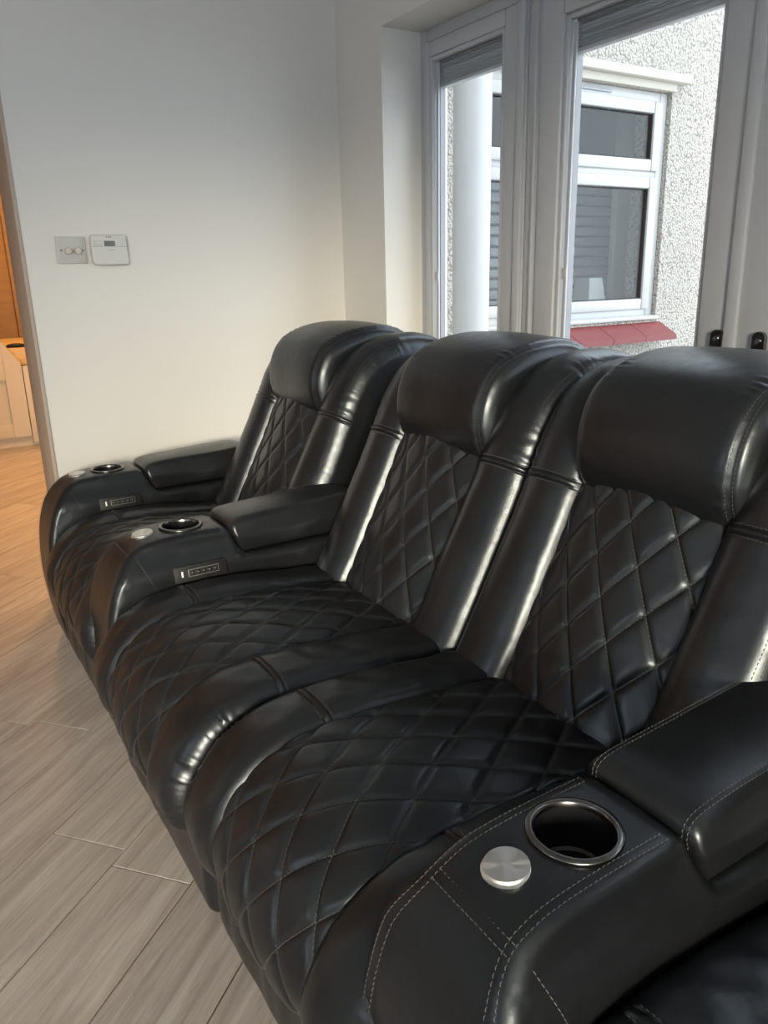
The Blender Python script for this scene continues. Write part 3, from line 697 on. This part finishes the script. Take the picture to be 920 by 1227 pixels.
def arm_curves():
    cur = []
    zz = front
    # double rows along both top edges and down the front, a double row across the front corner, one down each side
    for sg in (1, -1):
        for dy in (0.052, 0.061):
            P = np.array([(x, sg * dy * float(ARM_SP(z)) / 0.072, z) for x, z in zz]); d = np.gradient(zz, axis=0); n = np.stack([d[:, 1], 0 * d[:, 0], -d[:, 0]], -1)
            n = n / np.linalg.norm(n, axis=1, keepdims=True); P = P + n * 0.0016; P[:, 2] += 0.003 * np.cos(np.minimum(dy / 0.072, 1) * PI / 2) * (P[:, 2] > 0.5)
            cur.append((P, n))
        P = np.array([(0.385 + 0.05 * t, sg * (float(ARM_SP(0.49 - 0.12 * t)) + 0.001), 0.49 - 0.12 * t) for t in np.linspace(0, 1, 30)]); cur.append((P, np.tile([0, sg, 0.2], (30, 1))))
    for ds in (-0.006, 0.006):
        i = np.argmin(abs(zz[:, 0] - 0.376)); a, b = zz[i - 1], zz[i + 1]; d = (b - a) / np.linalg.norm(b - a); n = np.array([d[1], 0, -d[0]])
        if n[2] < 0: n = -n
        c = zz[i] + d * ds; P = np.array([(c[0], y, c[1]) for y in np.linspace(-0.060, 0.060, 30)]) + n * 0.001; cur.append((P, np.tile(n, (30, 1))))
    return stitches('seam_stitching', cur)
ARMS_ME = arm_curves()
# ---- padded lid of the arm compartment
LP = Prof([(0.950, 0.458), (0.80, 0.457), (0.66, 0.457), (0.637, 0.457), (0.629, 0.461), (0.617, 0.495), (0.612, 0.518), (0.622, 0.532), (0.660, 0.538), (0.75, 0.543), (0.86, 0.547), (0.94, 0.548), (0.965, 0.53), (0.965, 0.48)])
lid_hw = 0.080
def lid_disp(T, Y, X, Z):
    return 0.006 * (1 - (Y / lid_hw) ** 2) * sst(0.5, 0.53, Z) + 0.0015 * wob(X, Y, Z, 20, 11) * sst(0.47, 0.5, Z)
V, F = loft(LP, np.linspace(0, LP.len, 150, endpoint=False), lid_hw, 0.010, 40, lid_disp)
def lid_mesh():
    bm = bmesh.new(); vs = [bm.verts.new(p) for p in V]
    for f in F: bm.faces.new([vs[i] for i in f])
    for z in np.arange(0.466, 0.54, 0.008):
        bmesh.ops.bisect_plane(bm, geom=bm.verts[:] + bm.edges[:] + bm.faces[:], plane_co=(0, 0, z), plane_no=(0, 0, 1))
    for x in np.arange(0.63, 0.96, 0.02):
        bmesh.ops.bisect_plane(bm, geom=bm.verts[:] + bm.edges[:] + bm.faces[:], plane_co=(x, 0, 0), plane_no=(1, 0, 0))
    for v in bm.verts:
        x, y, z = v.co; s = float(sst(0.055, 0.078, abs(y)))
        v.co.y += math.copysign(1, y) * s * (0.004 * math.sin(PI * min(max((z - 0.458) / 0.08, 0), 1)) - 0.012 * max(0, (z - 0.50) / 0.05))
    return bm_mesh('armrest_lid', bm, LEATHER, 60)
LID_ME = lid_mesh()
cur = []
a, b = LP.find(x=0.64, lo=0.32, hi=0.5), LP.find(x=0.93, lo=0.45, hi=0.85)
for sg in (1, -1):
    for y in (0.0595, 0.0655):
        tt = np.linspace(LP.find(z=0.50, lo=0.25, hi=0.42), b, 200); P, n = body_curve(LP, lid_disp, tt, np.full(200, y * sg)); P[:, 2] -= 0.0006; cur.append((P, n))
LIDS_ME = stitches('lid_stitching', cur)
# ---- cup holder, button, control panel
v, f = lathe([(0.0505, 0.0005), (0.0512, 0.002), (0.0500, 0.0038), (0.0450, 0.0046), (0.0436, 0.0042), (0.0420, 0.0015), (0.0415, -0.003)], 64); RIM_ME = mesh('rim', v, f, RIM, True, 60)
v, f = lathe([(0.0420, 0.0), (0.0405, -0.02), (0.039, -0.052), (0.035, -0.054), (0.034, -0.060), (0.0325, -0.062), (0.0, -0.062)], 64); WELL_ME = mesh('cup_well', v, f, WELL, True, 40)
v, f = lathe([(0.0255, -0.001), (0.0258, 0.001), (0.0235, 0.0022), (0.0228, 0.0025), (0.0236, 0.0055), (0.0230, 0.0066), (0.0, 0.0070)], 48); BTN_ME = mesh('recline_button', v, f, STEEL, True, 40)
def part(name, me, parent, loc=(0, 0, 0), label=None):
    o = link(name, me, parent); o.location = loc
    if 'stitching' in name: o['kind'] = 'stuff'
    if label: o['label'] = label
    return o
def arm(yc, panel):
    a = part('armrest', ARM_ME, sofa, (0, yc, 0))
    part('seam_stitching', ARMS_ME, a)
    l = part('armrest_lid', LID_ME, a); 
    part('lid_stitching', LIDS_ME, a)
    c = part('cup_holder', RIM_ME, sofa, (0.513, yc, 0.5252), 'round cup holder with dark metal rim'); part('cup_well', WELL_ME, c)
    part('recline_button', BTN_ME, sofa, (0.424, yc + 0.003, 0.5195), 'round brushed steel button').rotation_euler = (0, math.radians(-5), 0)
    if panel:
        p = bpy.data.objects.new('control_panel', None)
        bm = bmesh.new(); bm_box(bm, (-0.062, -0.004, -0.0185), (0.062, 0.004, 0.0185), 0.0015)
        p = link('control_panel', bm_mesh('control_panel', bm, PLASTIC, 30), sofa); p.location = (0.517, yc - float(ARM_SP(0.442)) - 0.0045, 0.444); p.rotation_euler = (math.radians(-13), 0, 0)
        box('switch_frame', (-0.030, -0.0052, -0.0085), (0.042, -0.0035, 0.0085), MARK, p, 0.001)
        box('switch_bed', (-0.0285, -0.0056, -0.0070), (0.0405, -0.0045, 0.0070), PLASTIC, p, 0.0005)
        for i in range(5): box('touch_switch', (-0.026 + i * 0.0135, -0.0064, -0.005), (-0.016 + i * 0.0135, -0.005, 0.005), PLASTIC, p, 0.0008)
        for i in range(5): box('switch_mark', (-0.0225 + i * 0.0135, -0.0066, -0.0012), (-0.0195 + i * 0.0135, -0.006, 0.0016), MARK, p)
        box('indicator', (-0.0455, -0.0052, -0.0065), (-0.0415, -0.0035, 0.0065), LED, p, 0.0008)
ARMY = (2.42, 1.722, 0.463, -0.235)
SEATY = (2.048, 1.350, 0.790, 0.090)
for i, y in enumerate(ARMY): arm(y, i in (0, 1, 3))
for i, y in enumerate(SEATY):
    dx = (0.012, -0.010, 0.004, 0.0)[i]
    s = part('seat_cushion', SEAT_ME, sofa, (dx, y, 0)); part('quilted_panel', SEATQ_ME, s); part('quilt_stitching', SEATQS_ME, s); part('seam_stitching', SEATS_ME, s)
    b = part('backrest', BACK_ME, sofa, (0, y - 0.012, 0)); part('quilted_panel', BACKQ_ME, b); part('quilt_stitching', BACKQS_ME, b); part('seam_stitching', BACKS_ME, b)
    part('head_pillow', HEAD_ME, b, (0, -0.005, 0)); part('pillow_stitching', HEADS_ME, b, (0, -0.005, 0))
    part('footrest_panel', FOOT_ME, sofa, (dx * 0.5, y, 0))
bm = bmesh.new(); bm_box(bm, (0.36, -0.30, 0.0), (1.30, 2.49, 0.20), 0.01)
link('base_frame', bm_mesh('base_frame', bm, LEATHER), sofa)
